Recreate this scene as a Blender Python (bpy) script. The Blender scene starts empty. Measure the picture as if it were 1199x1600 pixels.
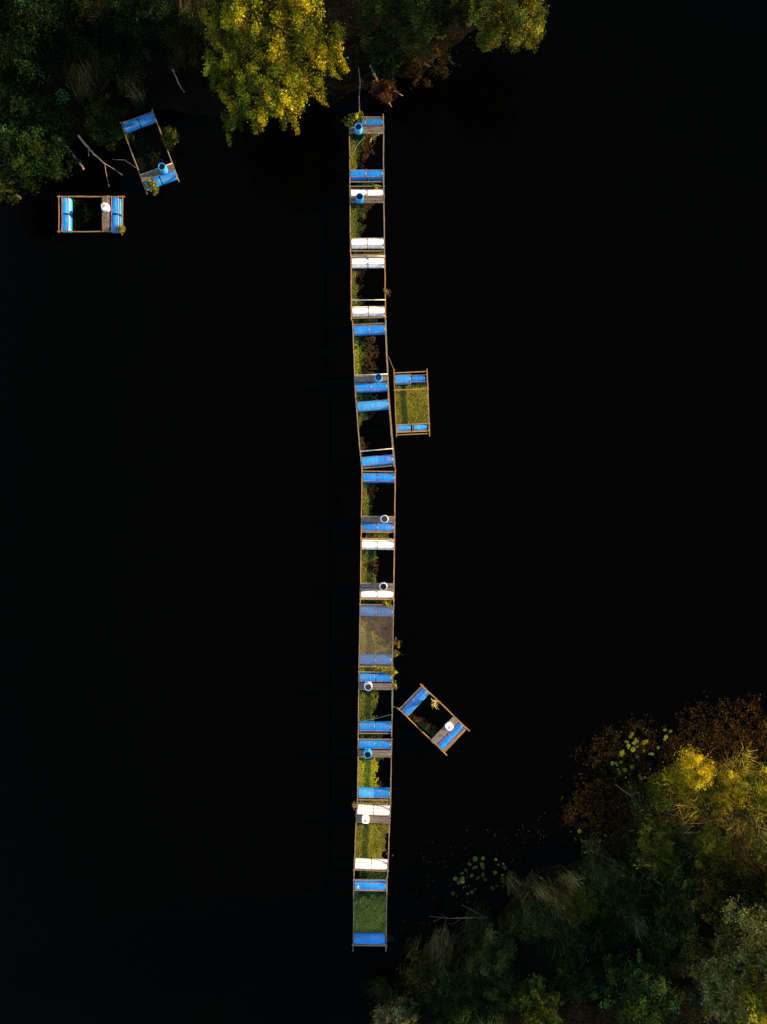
import bpy, math, random
import numpy as np
from mathutils import Vector, Matrix

# ------------------------------------------------------------------ camera, sky, sun, exposure
H = 45.0                 # drone height above the water (m)
S = 27.5                 # photograph pixels per metre on the water
scene = bpy.context.scene
cd = bpy.data.cameras.new('drone_camera')
cam = bpy.data.objects.new('drone_camera', cd)
scene.collection.objects.link(cam)
cam.location = (0, 0, H)
cam.rotation_euler = (0, 0, 0)
cd.sensor_fit = 'VERTICAL'
cd.angle = 2 * math.atan(800 / S / H)
cd.clip_end = 2000
scene.camera = cam

SUN_AZ, SUN_EL = 6.0, 15.0
world = bpy.data.worlds.new('World')
scene.world = world
world.use_nodes = True
wn = world.node_tree
sky = wn.nodes.new('ShaderNodeTexSky')
sky.sky_type = 'NISHITA'
sky.sun_disc = False
sky.sun_elevation = math.radians(SUN_EL)
sky.sun_rotation = math.radians(SUN_AZ - 90 + 360)
bg = wn.nodes['Background']
bg.inputs['Strength'].default_value = 0.11
wn.links.new(sky.outputs[0], bg.inputs['Color'])

sl = bpy.data.lights.new('sun', 'SUN')
sl.energy = 5.0
sl.angle = math.radians(0.5)
sl.color = (1.0, 0.66, 0.30)
sun = bpy.data.objects.new('sun', sl)
scene.collection.objects.link(sun)
a, e = math.radians(SUN_AZ), math.radians(SUN_EL)
sun_dir = Vector((math.cos(e) * math.cos(a), math.cos(e) * math.sin(a), math.sin(e)))
sun.rotation_euler = (-sun_dir).to_track_quat('-Z', 'Y').to_euler()
sun.location = sun_dir * 80

scene.view_settings.view_transform = 'Standard'
scene.view_settings.look = 'None'
scene.view_settings.gamma = 1
scene.view_settings.use_curve_mapping = False
scene.view_settings.exposure = 2.0

# ------------------------------------------------------------------ helpers
COL = scene.collection
PI = math.pi


def W(px, py, z=0.0):
    """The point at height z that stands at pixel (px, py) of the 1199 x 1600 photograph."""
    s = (H - z) / H / S
    return Vector(((px - 599.5) * s, (800 - py) * s, z))


class MB:
    def __init__(self):
        self.v, self.f, self.sm = [], [], []

    def add(self, verts, faces, smooth=False):
        o = len(self.v)
        self.v += [tuple(p) for p in verts]
        self.f += [tuple(i + o for i in f) for f in faces]
        self.sm += [smooth] * len(faces)
        return self

    def box(self, c, s, rot=None, jit=0.0, rng=None):
        pts = []
        for x in (-.5, .5):
            for y in (-.5, .5):
                for z in (-.5, .5):
                    p = Vector((x * s[0], y * s[1], z * s[2]))
                    if jit:
                        p += Vector((rng.uniform(-jit, jit), rng.uniform(-jit, jit), rng.uniform(-jit, jit)))
                    if rot is not None:
                        p = rot @ p
                    pts.append(p + Vector(c))
        return self.add(pts, [(0, 1, 3, 2), (4, 6, 7, 5), (0, 4, 5, 1), (2, 3, 7, 6), (0, 2, 6, 4), (1, 5, 7, 3)])

    def tube(self, pts, rad, n=6, cap=True):
        pts = [Vector(p) for p in pts]
        if not hasattr(rad, '__len__'):
            rad = [rad] * len(pts)
        rings = []
        for i, p in enumerate(pts):
            d = (pts[min(i + 1, len(pts) - 1)] - pts[max(i - 1, 0)])
            if d.length < 1e-6:
                d = Vector((0, 0, 1))
            d.normalize()
            u = d.cross(Vector((0, 0, 1)) if abs(d.z) < .9 else Vector((1, 0, 0))).normalized()
            w = d.cross(u)
            rings.append([p + (u * math.cos(t) + w * math.sin(t)) * rad[i]
                          for t in [2 * PI * k / n for k in range(n)]])
        vs = [q for r in rings for q in r]
        fs = []
        for i in range(len(pts) - 1):
            for k in range(n):
                k2 = (k + 1) % n
                fs.append((i * n + k, i * n + k2, (i + 1) * n + k2, (i + 1) * n + k))
        if cap:
            fs.append(tuple(range(n - 1, -1, -1)))
            fs.append(tuple(range((len(pts) - 1) * n, len(pts) * n)))
        return self.add(vs, fs, True)

    def lathe(self, prof, n=24, axis='z', close=True):
        """prof: (radius, height) pairs; radius 0 closes the end."""
        vs, fs, idx = [], [], []
        for r, h in prof:
            if r < 1e-6:
                idx.append([len(vs)] * n)
                vs.append((0, 0, h))
            else:
                idx.append(list(range(len(vs), len(vs) + n)))
                vs += [(r * math.cos(2 * PI * k / n), r * math.sin(2 * PI * k / n), h) for k in range(n)]
        for i in range(len(prof) - 1):
            for k in range(n):
                k2 = (k + 1) % n
                q = [idx[i][k], idx[i][k2], idx[i + 1][k2], idx[i + 1][k]]
                q = list(dict.fromkeys(q))
                if len(q) > 2:
                    fs.append(tuple(q))
        if axis == 'x':
            vs = [(z, y, -x) for x, y, z in vs]
        return self.add(vs, fs, True)

    def mesh(self, name):
        m = bpy.data.meshes.new(name)
        m.from_pydata(self.v, [], self.f)
        m.polygons.foreach_set('use_smooth', self.sm)
        m.update()
        return m

    def build(self, name, mat, parent=None, sharp=None):
        m = self.mesh(name)
        if sharp:
            m.set_sharp_from_angle(angle=math.radians(sharp))
        m.materials.append(mat)
        return link(name, m, parent)


def link(name, data, parent=None):
    o = bpy.data.objects.new(name, data)
    COL.objects.link(o)
    if parent is not None:
        o.parent = parent
    return o


def tag(o, label=None, cat=None, group=None, kind=None):
    if label:
        o['label'] = label
    if cat:
        o['category'] = cat
    if group:
        o['group'] = group
    if kind:
        o['kind'] = kind
    return o


def thing(name, label, cat, loc, rz=0, group=None):
    o = link(name, None)
    o.location = loc
    o.rotation_euler = (0, 0, rz)
    return tag(o, label, cat, group)


def fast_mesh(name, V, F, C, mat, smooth=False):
    """V (n,3); F (m,k) all faces of k corners; C (n,3) colours."""
    m = bpy.data.meshes.new(name)
    n, (nf, k) = len(V), F.shape
    m.vertices.add(n)
    m.vertices.foreach_set('co', np.ascontiguousarray(V, np.float32).ravel())
    m.loops.add(nf * k)
    m.loops.foreach_set('vertex_index', np.ascontiguousarray(F, np.int32).ravel())
    m.polygons.add(nf)
    m.polygons.foreach_set('loop_start', np.arange(0, nf * k, k, dtype=np.int32))
    m.polygons.foreach_set('loop_total', np.full(nf, k, np.int32))
    if smooth:
        m.polygons.foreach_set('use_smooth', np.ones(nf, bool))
    at = m.color_attributes.new('tint', 'FLOAT_COLOR', 'POINT')
    at.data.foreach_set('color', np.concatenate([C, np.ones((n, 1))], 1).astype(np.float32).ravel())
    m.update(calc_edges=True)
    m.materials.append(mat)
    return m


def unit(v):
    return v / np.maximum(np.linalg.norm(v, axis=1, keepdims=True), 1e-6)


def leaf_arrays(rng, P, C, size, aspect=0.5, up=0.6, hang=0.0):
    """One rhombic leaf for each row of P, coloured C."""
    n = len(P)
    nrm = rng.normal(size=(n, 3))
    nrm[:, 2] = np.abs(nrm[:, 2]) + up
    nrm = unit(nrm)
    d = rng.normal(size=(n, 3))
    d[:, 2] -= hang
    d -= nrm * (d * nrm).sum(1, keepdims=True)
    d = unit(d)
    b = np.cross(nrm, d)
    L = (size * rng.uniform(.6, 1.35, n))[:, None]
    w = L * aspect
    V = np.empty((n, 4, 3))
    V[:, 0] = P - d * L * .5
    V[:, 1] = P + b * w * .5 + nrm * w * .12
    V[:, 2] = P + d * L * .5
    V[:, 3] = P - b * w * .5 + nrm * w * .12
    F = np.arange(n * 4).reshape(n, 4)
    return V.reshape(-1, 3), F, np.repeat(C, 4, axis=0)


def vnoise(x, y, seed, f=1.0):
    """Smooth value noise in 0..1 on arrays."""
    r = np.random.default_rng(seed)
    T = r.random((64, 64))
    x, y = np.asarray(x) * f, np.asarray(y) * f
    xi, yi = np.floor(x).astype(int), np.floor(y).astype(int)
    u, v = x - xi, y - yi
    u, v = u * u * (3 - 2 * u), v * v * (3 - 2 * v)
    g = lambda i, j: T[(xi + i) % 64, (yi + j) % 64]
    return (g(0, 0) * (1 - u) + g(1, 0) * u) * (1 - v) + (g(0, 1) * (1 - u) + g(1, 1) * u) * v


def fbm(x, y, seed, f=1.0):
    return (vnoise(x, y, seed, f) + .5 * vnoise(x, y, seed + 1, f * 2.1) + .25 * vnoise(x, y, seed + 2, f * 4.3)) / 1.75


# ------------------------------------------------------------------ materials
def new_mat(name):
    m = bpy.data.materials.new(name)
    m.use_nodes = True
    nt = m.node_tree
    return m, nt, nt.nodes['Principled BSDF']


def noise_mat(name, c1, c2, scale=6.0, rough=.6, stretch=(1, 1, 1), bump=0.0, spec=.4, detail=6, rnd=0.0, c3=None, s3=1.5):
    """Two colours mixed by noise in object space, an optional third as blotches."""
    m, nt, p = new_mat(name)
    N, L = nt.nodes, nt.links
    tc = N.new('ShaderNodeTexCoord')
    mp = N.new('ShaderNodeMapping')
    mp.inputs['Scale'].default_value = stretch
    L.new(tc.outputs['Object'], mp.inputs['Vector'])
    oi = N.new('ShaderNodeObjectInfo')
    ad = N.new('ShaderNodeVectorMath')
    ad.operation = 'ADD'
    sc = N.new('ShaderNodeVectorMath')
    sc.operation = 'SCALE'
    sc.inputs[0].default_value = (17, 31, 5)
    L.new(oi.outputs['Random'], sc.inputs['Scale'])
    L.new(mp.outputs[0], ad.inputs[0])
    L.new(sc.outputs[0], ad.inputs[1])
    nz = N.new('ShaderNodeTexNoise')
    nz.inputs['Scale'].default_value = scale
    nz.inputs['Detail'].default_value = detail
    nz.inputs['Roughness'].default_value = .65
    L.new(ad.outputs[0], nz.inputs['Vector'])
    rp = N.new('ShaderNodeValToRGB')
    rp.color_ramp.elements[0].position = .32
    rp.color_ramp.elements[1].position = .68
    rp.color_ramp.elements[0].color = (*c1, 1)
    rp.color_ramp.elements[1].color = (*c2, 1)
    L.new(nz.outputs['Fac'], rp.inputs[0])
    out = rp.outputs[0]
    if c3:
        n3 = N.new('ShaderNodeTexNoise')
        n3.inputs['Scale'].default_value = s3
        n3.inputs['Detail'].default_value = 8
        n3.inputs['Roughness'].default_value = .7
        L.new(ad.outputs[0], n3.inputs['Vector'])
        r3 = N.new('ShaderNodeValToRGB')
        r3.color_ramp.elements[0].position = .52
        r3.color_ramp.elements[1].position = .66
        L.new(n3.outputs['Fac'], r3.inputs[0])
        mx = N.new('ShaderNodeMix')
        mx.data_type = 'RGBA'
        L.new(r3.outputs[0], mx.inputs['Factor'])
        L.new(out, mx.inputs['A'])
        mx.inputs['B'].default_value = (*c3, 1)
        out = mx.outputs['Result']
    if rnd:
        hs = N.new('ShaderNodeHueSaturation')
        ma = N.new('ShaderNodeMapRange')
        ma.inputs['To Min'].default_value = 1 - rnd
        ma.inputs['To Max'].default_value = 1 + rnd
        L.new(oi.outputs['Random'], ma.inputs['Value'])
        L.new(ma.outputs[0], hs.inputs['Value'])
        L.new(out, hs.inputs['Color'])
        out = hs.outputs[0]
    L.new(out, p.inputs['Base Color'])
    p.inputs['Roughness'].default_value = rough
    p.inputs['Specular IOR Level'].default_value = spec
    if bump:
        b = N.new('ShaderNodeBump')
        b.inputs['Strength'].default_value = bump
        b.inputs['Distance'].default_value = .02
        L.new(nz.outputs['Fac'], b.inputs['Height'])
        L.new(b.outputs[0], p.inputs['Normal'])
    return m


def tint_mat(name, trans=.3, rough=.6):
    """Leaves: the colour of each leaf, some light coming through."""
    m, nt, p = new_mat(name)
    N, L = nt.nodes, nt.links
    at = N.new('ShaderNodeAttribute')
    at.attribute_name = 'tint'
    L.new(at.outputs['Color'], p.inputs['Base Color'])
    p.inputs['Roughness'].default_value = rough
    p.inputs['Specular IOR Level'].default_value = .02
    if trans:
        t = N.new('ShaderNodeBsdfTranslucent')
        L.new(at.outputs['Color'], t.inputs['Color'])
        mx = N.new('ShaderNodeMixShader')
        mx.inputs[0].default_value = trans
        L.new(p.outputs[0], mx.inputs[1])
        L.new(t.outputs[0], mx.inputs[2])
        L.new(mx.outputs[0], N['Material Output'].inputs['Surface'])
    return m


M = {
    'leaf': tint_mat('leaf', .26),
    'blade': tint_mat('grass_blade', .25),
    'algae': tint_mat('algae', .05, .75),
    'pad': noise_mat('lily_pad', (.045, .066, .004), (.085, .105, .005), 3, .6, rnd=.5, c3=(.075, .055, .006), s3=2.2, spec=.1),
    'padshaded': noise_mat('shaded_green_lily_pad', (0.0105, 0.0225, 0.0023), (0.0240, 0.0375, 0.0030), 3, .6, rnd=.55, c3=(.05, .045, .005), s3=2.2, spec=.1),  # greener pads, with the shade of the bank darkened into their colour
    'blue': noise_mat('blue_plastic', (.001, .130, .47), (.002, .178, .58), 3, .42, rnd=.16, c3=(.03, .20, .52), s3=3.2, spec=.4),
    'bluefaded': noise_mat('faded_blue_plastic', (.008, .21, .58), (.02, .27, .66), 3, .48, rnd=.12, c3=(.09, .27, .62), s3=2.0, spec=.35),
    'paleblue': noise_mat('pale_blue_plastic', (.26, .36, .56), (.36, .45, .62), 3, .5, rnd=.1, c3=(.45, .48, .55), s3=2.0),
    'white': noise_mat('white_plastic', (.82, .82, .83), (.87, .87, .87), 3, .4, c3=(.66, .64, .58), s3=3.4),
    'tan': noise_mat('tan_wood', (.17, .09, .022), (.35, .20, .055), 4, .75, (6, .9, 6), .5, rnd=.15, c3=(.12, .08, .045), s3=2.5),
    'grey': noise_mat('weathered_wood', (.07, .06, .047), (.20, .165, .125), 4, .8, (6, .9, 6), .5, rnd=.15, c3=(.26, .15, .035), s3=2.0),
    'rust': noise_mat('rusty_rod', (.17, .075, .045), (.30, .15, .09), 9, .7, bump=.3, c3=(.34, .25, .20), s3=4),
    'galv': noise_mat('galvanised_bar', (.30, .29, .28), (.48, .47, .45), 8, .5, bump=.1, c3=(.24, .16, .10), s3=3),
    'deck': noise_mat('deck_board', (.06, .053, .047), (.18, .155, .13), 7, .85, (1.0, 3, 3), .6, rnd=.25, c3=(.034, .032, .031), s3=2.6, spec=.15),
    'inside': noise_mat('barrel_feed', (.012, .010, .008), (.07, .05, .03), 30, .9, bump=.8),
    'greyfeed': noise_mat('grain_feed', (.09, .08, .07), (.20, .18, .15), 40, .9, bump=.8),
    'cap': noise_mat('grey_cap', (.22, .22, .23), (.32, .32, .33), 8, .5),
    'bung': noise_mat('black_bung', (.01, .01, .012), (.03, .03, .03), 8, .5),
    'bark': noise_mat('bark', (.012, .010, .008), (.04, .032, .025), 6, .9, (1, 1, .25), 1.0),
    'dead': noise_mat('bleached_wood', (.10, .085, .07), (.25, .21, .17), 7, .85, (1, 1, 1), .8, c3=(.10, .075, .05), s3=4),
    'twig': noise_mat('twig', (.045, .035, .034), (.13, .105, .10), 9, .9),
    'rope': noise_mat('green_rope', (.02, .075, .06), (.045, .13, .10), 30, .9, bump=.5),
    'line': noise_mat('grey_line', (.10, .08, .07), (.2, .17, .14), 30, .9),
    'redpaint': noise_mat('red_paint', (.55, .03, .05), (.62, .08, .10), 20, .6),
    'whitepaint': noise_mat('white_paint', (.72, .72, .74), (.8, .8, .8), 20, .6),
}

# water: nearly black, glossy, a faint ripple
m, nt, p = new_mat('dark_water')
p.inputs['Base Color'].default_value = (.00028, .00034, .00026, 1)
p.inputs['Roughness'].default_value = .08
p.inputs['IOR'].default_value = 1.33
p.inputs['Specular IOR Level'].default_value = .035
tc = nt.nodes.new('ShaderNodeTexCoord')
nz = nt.nodes.new('ShaderNodeTexNoise')
nz.inputs['Scale'].default_value = 1.6
nz.inputs['Detail'].default_value = 3
bp = nt.nodes.new('ShaderNodeBump')
bp.inputs['Strength'].default_value = .12
bp.inputs['Distance'].default_value = .05
nt.links.new(tc.outputs['Object'], nz.inputs['Vector'])
nt.links.new(nz.outputs['Fac'], bp.inputs['Height'])
nt.links.new(bp.outputs[0], p.inputs['Normal'])
M['water'] = m
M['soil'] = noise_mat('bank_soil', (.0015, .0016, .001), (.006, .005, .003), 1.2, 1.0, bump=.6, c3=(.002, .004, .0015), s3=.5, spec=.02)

# net cover: a fine mesh that lets most of what is under it show
m, nt, p = new_mat('net_cover')
nz = nt.nodes.new('ShaderNodeTexNoise')
nz.inputs['Scale'].default_value = 2.0
nz.inputs['Detail'].default_value = 8
nz.inputs['Roughness'].default_value = .7
tc = nt.nodes.new('ShaderNodeTexCoord')
nt.links.new(tc.outputs['Object'], nz.inputs['Vector'])
mr = nt.nodes.new('ShaderNodeMapRange')
mr.inputs['From Min'].default_value = .3
mr.inputs['From Max'].default_value = .7
mr.inputs['To Min'].default_value = .16
mr.inputs['To Max'].default_value = .42
nt.links.new(nz.outputs['Fac'], mr.inputs['Value'])
tr = nt.nodes.new('ShaderNodeBsdfTransparent')
df = nt.nodes.new('ShaderNodeBsdfDiffuse')
df.inputs['Color'].default_value = (.13, .11, .085, 1)
mx = nt.nodes.new('ShaderNodeMixShader')
nt.links.new(mr.outputs[0], mx.inputs[0])
nt.links.new(tr.outputs[0], mx.inputs[1])
nt.links.new(df.outputs[0], mx.inputs[2])
nt.links.new(mx.outputs[0], nt.nodes['Material Output'].inputs['Surface'])
M['net'] = m

# ------------------------------------------------------------------ ground and water
TOP = np.array([(-3000, 500), (-300, 335), (0, 300), (60, 262), (115, 225), (180, 178), (250, 160), (300, 172), (400, 175),
                (470, 150), (560, 135), (620, 120), (680, 85), (760, 45), (860, -15), (1000, -70), (1600, -170), (4000, -500)])
BOT = np.array([(-3000, 2600), (0, 1950), (450, 1760), (560, 1625), (620, 1535), (690, 1478), (780, 1430), (850, 1372), (910, 1352),
                (960, 1300), (1040, 1232), (1199, 1195), (1600, 1110), (4000, 700)])


def land_dist(px, py):
    """metres inland (positive) or out on the water (negative), roughly."""
    up = (np.interp(px, TOP[:, 0], TOP[:, 1]) - py) * .85
    dn = (py - np.interp(px, BOT[:, 0], BOT[:, 1])) * .8
    return np.maximum(up, dn) / S


def ground_z(px, py):
    d = land_dist(px, py) + (fbm(np.asarray(px) / S, np.asarray(py) / S, 5, .5) - .5) * 1.6
    return np.where(d > 0, np.minimum(.10 + .16 * d, 1.4), np.maximum(.10 + .55 * d, -1.6)) \
        + (fbm(np.asarray(px) / S, np.asarray(py) / S, 9, 1.1) - .5) * .12


def axis(lo, hi, step, far):
    c = list(np.arange(lo, hi + .01, step))
    g, x = [], hi
    k = step
    while x < far:
        k *= 1.35
        x += k
        g.append(x)
    l, x, k = [], lo, step
    while x > -far:
        k *= 1.35
        x -= k
        l.append(x)
    return np.array(l[::-1] + c + g)


gx, gy = axis(-30, 30, .4, 900), axis(-38, 38, .4, 900)
GX, GY = np.meshgrid(gx, gy)
GZ = ground_z(GX * S + 599.5, 800 - GY * S)
V = np.stack([GX.ravel(), GY.ravel(), GZ.ravel()], 1)
nx, ny = len(gx), len(gy)
I = np.arange(nx * ny).reshape(ny, nx)
F = np.stack([I[:-1, :-1].ravel(), I[:-1, 1:].ravel(), I[1:, 1:].ravel(), I[1:, :-1].ravel()], 1)
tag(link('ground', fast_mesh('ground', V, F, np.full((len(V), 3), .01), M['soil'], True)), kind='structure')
wm = MB().add([(-900, -900, 0), (900, -900, 0), (900, 900, 0), (-900, 900, 0)], [(0, 1, 2, 3)])
tag(wm.build('water', M['water']), kind='structure')


def gz(px, py):
    return float(max(ground_z(np.array([px]), np.array([py]))[0], 0.0))


# ------------------------------------------------------------------ the drums (shared meshes)
def drum_mesh(name, R, L, mat):
    h = L / 2
    c = .018
    mb = MB()
    mb.lathe([(0, -h + .012), (R * .88, -h + .012), (R * .9, -h), (R - .012, -h), (R, -h + c), (R, -h * .36), (R + .004, -h * .34),
              (R + .004, -h * .29), (R, -h * .27), (R, h * .27), (R + .004, h * .29), (R + .004, h * .34), (R, h * .36),
              (R, h - c), (R - .012, h), (R * .9, h), (R * .88, h - .012), (0, h - .012)], 40, 'x')
    ms = mb.mesh(name)
    ms.set_sharp_from_angle(angle=math.radians(11))
    ms.materials.append(mat)
    return ms


DR, DL = .288, .875
DRUM = {(k, s): drum_mesh('drum', *(dict(b=(DR, DL), s=(.205, .74))[s]), M[k])
        for k in ('blue', 'white', 'bluefaded') for s in ('b', 's')}
BUNG = MB().lathe([(.0, .022), (.028, .022), (.034, .012), (.034, -.004), (0, -.004)], 10, 'x').mesh('bung')
BUNG.materials.append(M['bung'])

DZ = .17          # drum axis above the water
RZ = .405         # rail centre height


def ribbon_marks(strokes, R, wd=.02):
    """Painted strokes lying on a drum: (along the axis, along the girth) metres."""
    mb = MB()
    for st in strokes:
        for (x0, g0), (x1, g1) in zip(st[:-1], st[1:]):
            d = Vector((x1 - x0, g1 - g0))
            n = Vector((-d.y, d.x)).normalized() * wd / 2
            q = [(x0 + n.x, g0 + n.y), (x1 + n.x, g1 + n.y), (x1 - n.x, g1 - n.y), (x0 - n.x, g0 - n.y)]
            mb.add([(x, (R + .004) * math.sin(g / R), (R + .004) * math.cos(g / R)) for x, g in q], [(0, 1, 2, 3)][::-1])
    return mb


MARK_R = [[(0, -.06), (0, .07), (.05, .06), (.05, .02), (0, .01), (.06, -.06)], [(.10, .0), (.14, .02), (.11, -.05), (.16, -.05)]]
MARK_SCRIBBLE = [[(-.10, .07), (-.04, .08), (.02, .07), (.06, .08)], [(.0, .06), (-.03, .02), (.02, -.01), (-.02, -.06)],
                 [(.05, .05), (.03, .0), (.08, -.02), (.05, -.06)]]
MARK_HOOK = [[(-.05, .06), (.03, .07), (.03, .0), (-.02, .0), (-.07, -.11)], [(.0, .0), (.05, -.10), (.09, -.10)]]
MARK_BLOT = [[(-.03, .04), (.03, .04), (.01, -.01), (.04, -.05)], [(-.03, .0), (-.01, -.05)]]

rafts = []


def raft(label, top, bot, width, drums, bars=(), galv=(), deck=None, wood='tan', ext=(3, 3), rod='rust', marks=(), z0=0.0,
         cradle=True, railw=(.046, .050)):
    """top / bot: pixels of the middle of the two ends at rail height.  drums: (pixel along the raft, (left, right) kinds,
    sizes).  bars, galv: crossbars; deck: (from, to), all in pixels along the raft from top."""
    rng = random.Random(len(rafts) + 3)
    T, B = W(*top, RZ), W(*bot, RZ)
    mid = (T + B) / 2
    ax = (B - T)
    plen = math.hypot(bot[0] - top[0], bot[1] - top[1])
    half = ax.length / 2
    ax.normalize()
    rz = math.atan2(ax.y, ax.x) + PI / 2           # local -y runs along the raft from top to bottom
    root = thing('barrel_raft', label, 'raft', (mid.x, mid.y, z0), rz, 'fish pen rafts')
    wd = width / S * (H - RZ) / H

    def ly(t, z):
        P = W(top[0] + (bot[0] - top[0]) * t / plen, top[1] + (bot[1] - top[1]) * t / plen, z)
        return -(P - mid).to_2d().dot(ax.to_2d())

    wm_ = M[wood]
    ps = 1 / S
    for s, k in ((-1, 0), (1, 1)):
        mb = MB()
        n = 7
        y0, y1 = half + (ext[0] + rng.uniform(-.5, 1.2)) * ps, -half - (ext[1] + rng.uniform(-.5, 1.2)) * ps
        w2, h2 = railw[k] / 2, .04
        vs, fs = [], []
        for i in range(n):
            y = y0 + (y1 - y0) * i / (n - 1)
            dx = s * wd / 2 + rng.uniform(-.012, .012)
            dz = RZ + rng.uniform(-.008, .008)
            ww = w2 * rng.uniform(.88, 1.12)
            vs += [(dx - ww, y, dz - h2), (dx + ww, y, dz - h2), (dx + ww * .9, y, dz + h2), (dx - ww * .9, y, dz + h2)]
        for i in range(n - 1):
            for j in range(4):
                j2 = (j + 1) % 4
                fs.append((i * 4 + j, i * 4 + j2, (i + 1) * 4 + j2, (i + 1) * 4 + j))
        fs += [(0, 1, 2, 3), tuple(range(n * 4 - 1, n * 4 - 5, -1))]
        mb.add(vs, fs).build('side_rail', wm_, root)
    for t in bars:
        y = ly(t, RZ)
        o = MB().box((0, 0, 0), (wd + rng.uniform(.0, .16), .048, .045), jit=.006, rng=rng).build('crossbar', wm_, root)
        o.location = (0, y, RZ - .012)
        o.rotation_euler = (0, 0, rng.uniform(-.012, .012))
    for t in galv:
        y = ly(t, RZ)
        MB().tube([(-wd / 2, y + rng.uniform(-.01, .01), RZ + .045), (0, y, RZ + .04), (wd / 2, y + rng.uniform(-.01, .01), RZ + .045)],
                  .026, 8).build('steel_bar', M['galv'], root)
    for pi_, (t, kinds, sizes) in enumerate(drums):
        yc = ly(t, DZ + .06)
        for k, s in ((0, -1), (1, 1)):
            sz = sizes[k]
            R, L = (DR, DL) if sz == 'b' else (.205, .74)
            mat_k = kinds[k]
            d = link('drum', DRUM[(mat_k, sz)], root)
            zc = DZ if sz == 'b' else DZ + .05
            x = s * (wd / 2 - .055 - L / 2) if sz == 'b' else s * (wd / 4) - .03
            d.location = (x + rng.uniform(-.006, .006), yc + rng.uniform(-.008, .008), zc + rng.uniform(-.008, .008))
            d.rotation_euler = (rng.uniform(-.5, .5), 0, rng.uniform(-.012, .012))
            for b in (-1, 1):
                g = link('bung', BUNG, d)
                g.location = (L / 2 - .010, 0, b * R * .62)
            for (mp_, mk, strokes, mat) in marks:
                if (mp_, mk) == (pi_, k):
                    d.rotation_euler = (0, 0, 0)
                    ribbon_marks(strokes, R).build('painted_mark', M[mat], d).location = (L * .27 * (1 if k else -1), 0, 0)
        # rods that hold the pair down, one on each side of its crest
        for q in (-1, 1):
            yy = yc + q * .185
            MB().tube([(-wd / 2 - .01, yy, RZ + .052), (-wd / 2 + .06, yy, RZ + .03), (-wd / 4, yy + rng.uniform(-.008, .008), RZ + .004),
                       (0, yy, RZ + .004), (wd / 4, yy + rng.uniform(-.008, .008), RZ + .004), (wd / 2 - .06, yy, RZ + .03), (wd / 2 + .01, yy, RZ + .052)],
                      .015, 8).build('hold_down_rod', M[rod], root)
        if cradle:
            for x in (-wd / 2 + .04, 0, wd / 2 - .04):
                MB().box((x, yc, RZ + (.028 if x == 0 else .004)), (.03, .46, .03), jit=.004, rng=rng).build('cradle_strip', wm_ if x else M['rust'], root)
    if deck:
        ya, yb = ly(deck[0], RZ), ly(deck[1], RZ)
        n = 3
        wj = abs(ya - yb) / n
        for i in range(n):
            y = max(ya, yb) - wj * (i + .5)
            o = MB().box((0, 0, 0), (wd + .05 + rng.uniform(-.03, .03), wj - .012, .03), jit=.004, rng=rng).build('deck_board', M['deck'], root)
            o.location = (rng.uniform(-.02, .02), y, RZ + .062 + rng.uniform(-.003, .003))
            o.rotation_euler = (0, 0, rng.uniform(-.008, .008))
    rafts.append((root, ly, wd))
    return root


bb = ('b', 'b')
BL, WH = ('blue', 'blue'), ('white', 'white')
# chain from the top of the photograph to the bottom; positions along each raft in photo pixels from its top
raft('shore end raft with blue drums, half overgrown by leafy plants', (572.8, 181), (573.3, 287), 53,
     [(12, BL, bb), (92, BL, bb)], bars=(2, 103), deck=(17.5, 29), wood='grey', ext=(2, 0))
raft('white drum raft with a blue barrel on its deck, below the overgrown raft', (573.5, 288), (574.5, 396), 53,
     [(15, WH, bb), (92, WH, bb)], bars=(3, 104), deck=(18.5, 30), wood='grey', ext=(0, 0))
raft('white drum raft without deck, a thin steel bar across its pen', (575, 396.5), (576, 500), 53,
     [(13.5, WH, bb), (90, WH, bb)], bars=(1.5, 100), galv=(4, 72.5), ext=(0, 0), wood='tan')
raft('blue drum raft whose deck end lies level with the small free raft', (577, 501), (581.5, 621), 51.5,
     [(14.5, BL, bb), (104, BL, bb)], bars=(5,), galv=(84.5,), deck=(85.5, 96), ext=(0, 0), wood='grey', railw=(.056, .075))
raft('skewed blue drum raft leaning against the next one, thin bar, no deck', (582, 622), (591.3, 733), 51.5,
     [(11.5, ('bluefaded', 'bluefaded'), bb), (98, ('bluefaded', 'blue'), bb)], galv=(81.5,), bars=(108,), ext=(0, 0), wood='grey', railw=(.056, .095),
     marks=[(1, 1, MARK_SCRIBBLE, 'redpaint')], cradle=False)
raft('tan framed blue drum raft with a pale rimmed barrel, below the skewed raft', (592, 733), (590.8, 838), 52,
     [(13.5, BL, bb), (91, BL, bb)], bars=(3.5, 98.5), deck=(73, 83.5), ext=(0, 0), wood='tan', marks=[(1, 1, MARK_R, 'redpaint')])
raft('white drum raft with a pale blue barrel on its lower deck', (590.7, 839), (589.5, 941), 52.2,
     [(12, WH, bb), (89, WH, bb)], bars=(2.5, 97.5), deck=(71.5, 82.5), ext=(0, 0), wood='tan')
raft('blue drum raft hidden under a brownish net cover', (589.2, 942), (587.3, 1046), 52.6,
     [(13.5, BL, bb), (88.5, BL, bb)], bars=(3, 100), ext=(0, 0), wood='grey')
raft('blue drum raft with a teal rope slung across its pen', (587.2, 1047), (586.2, 1151), 52.4,
     [(11.5, BL, bb), (88.5, BL, bb)], bars=(3, 99), deck=(20, 30.5), ext=(0, 0), wood='grey', marks=[(0, 0, MARK_BLOT, 'redpaint')], cradle=False)
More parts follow.
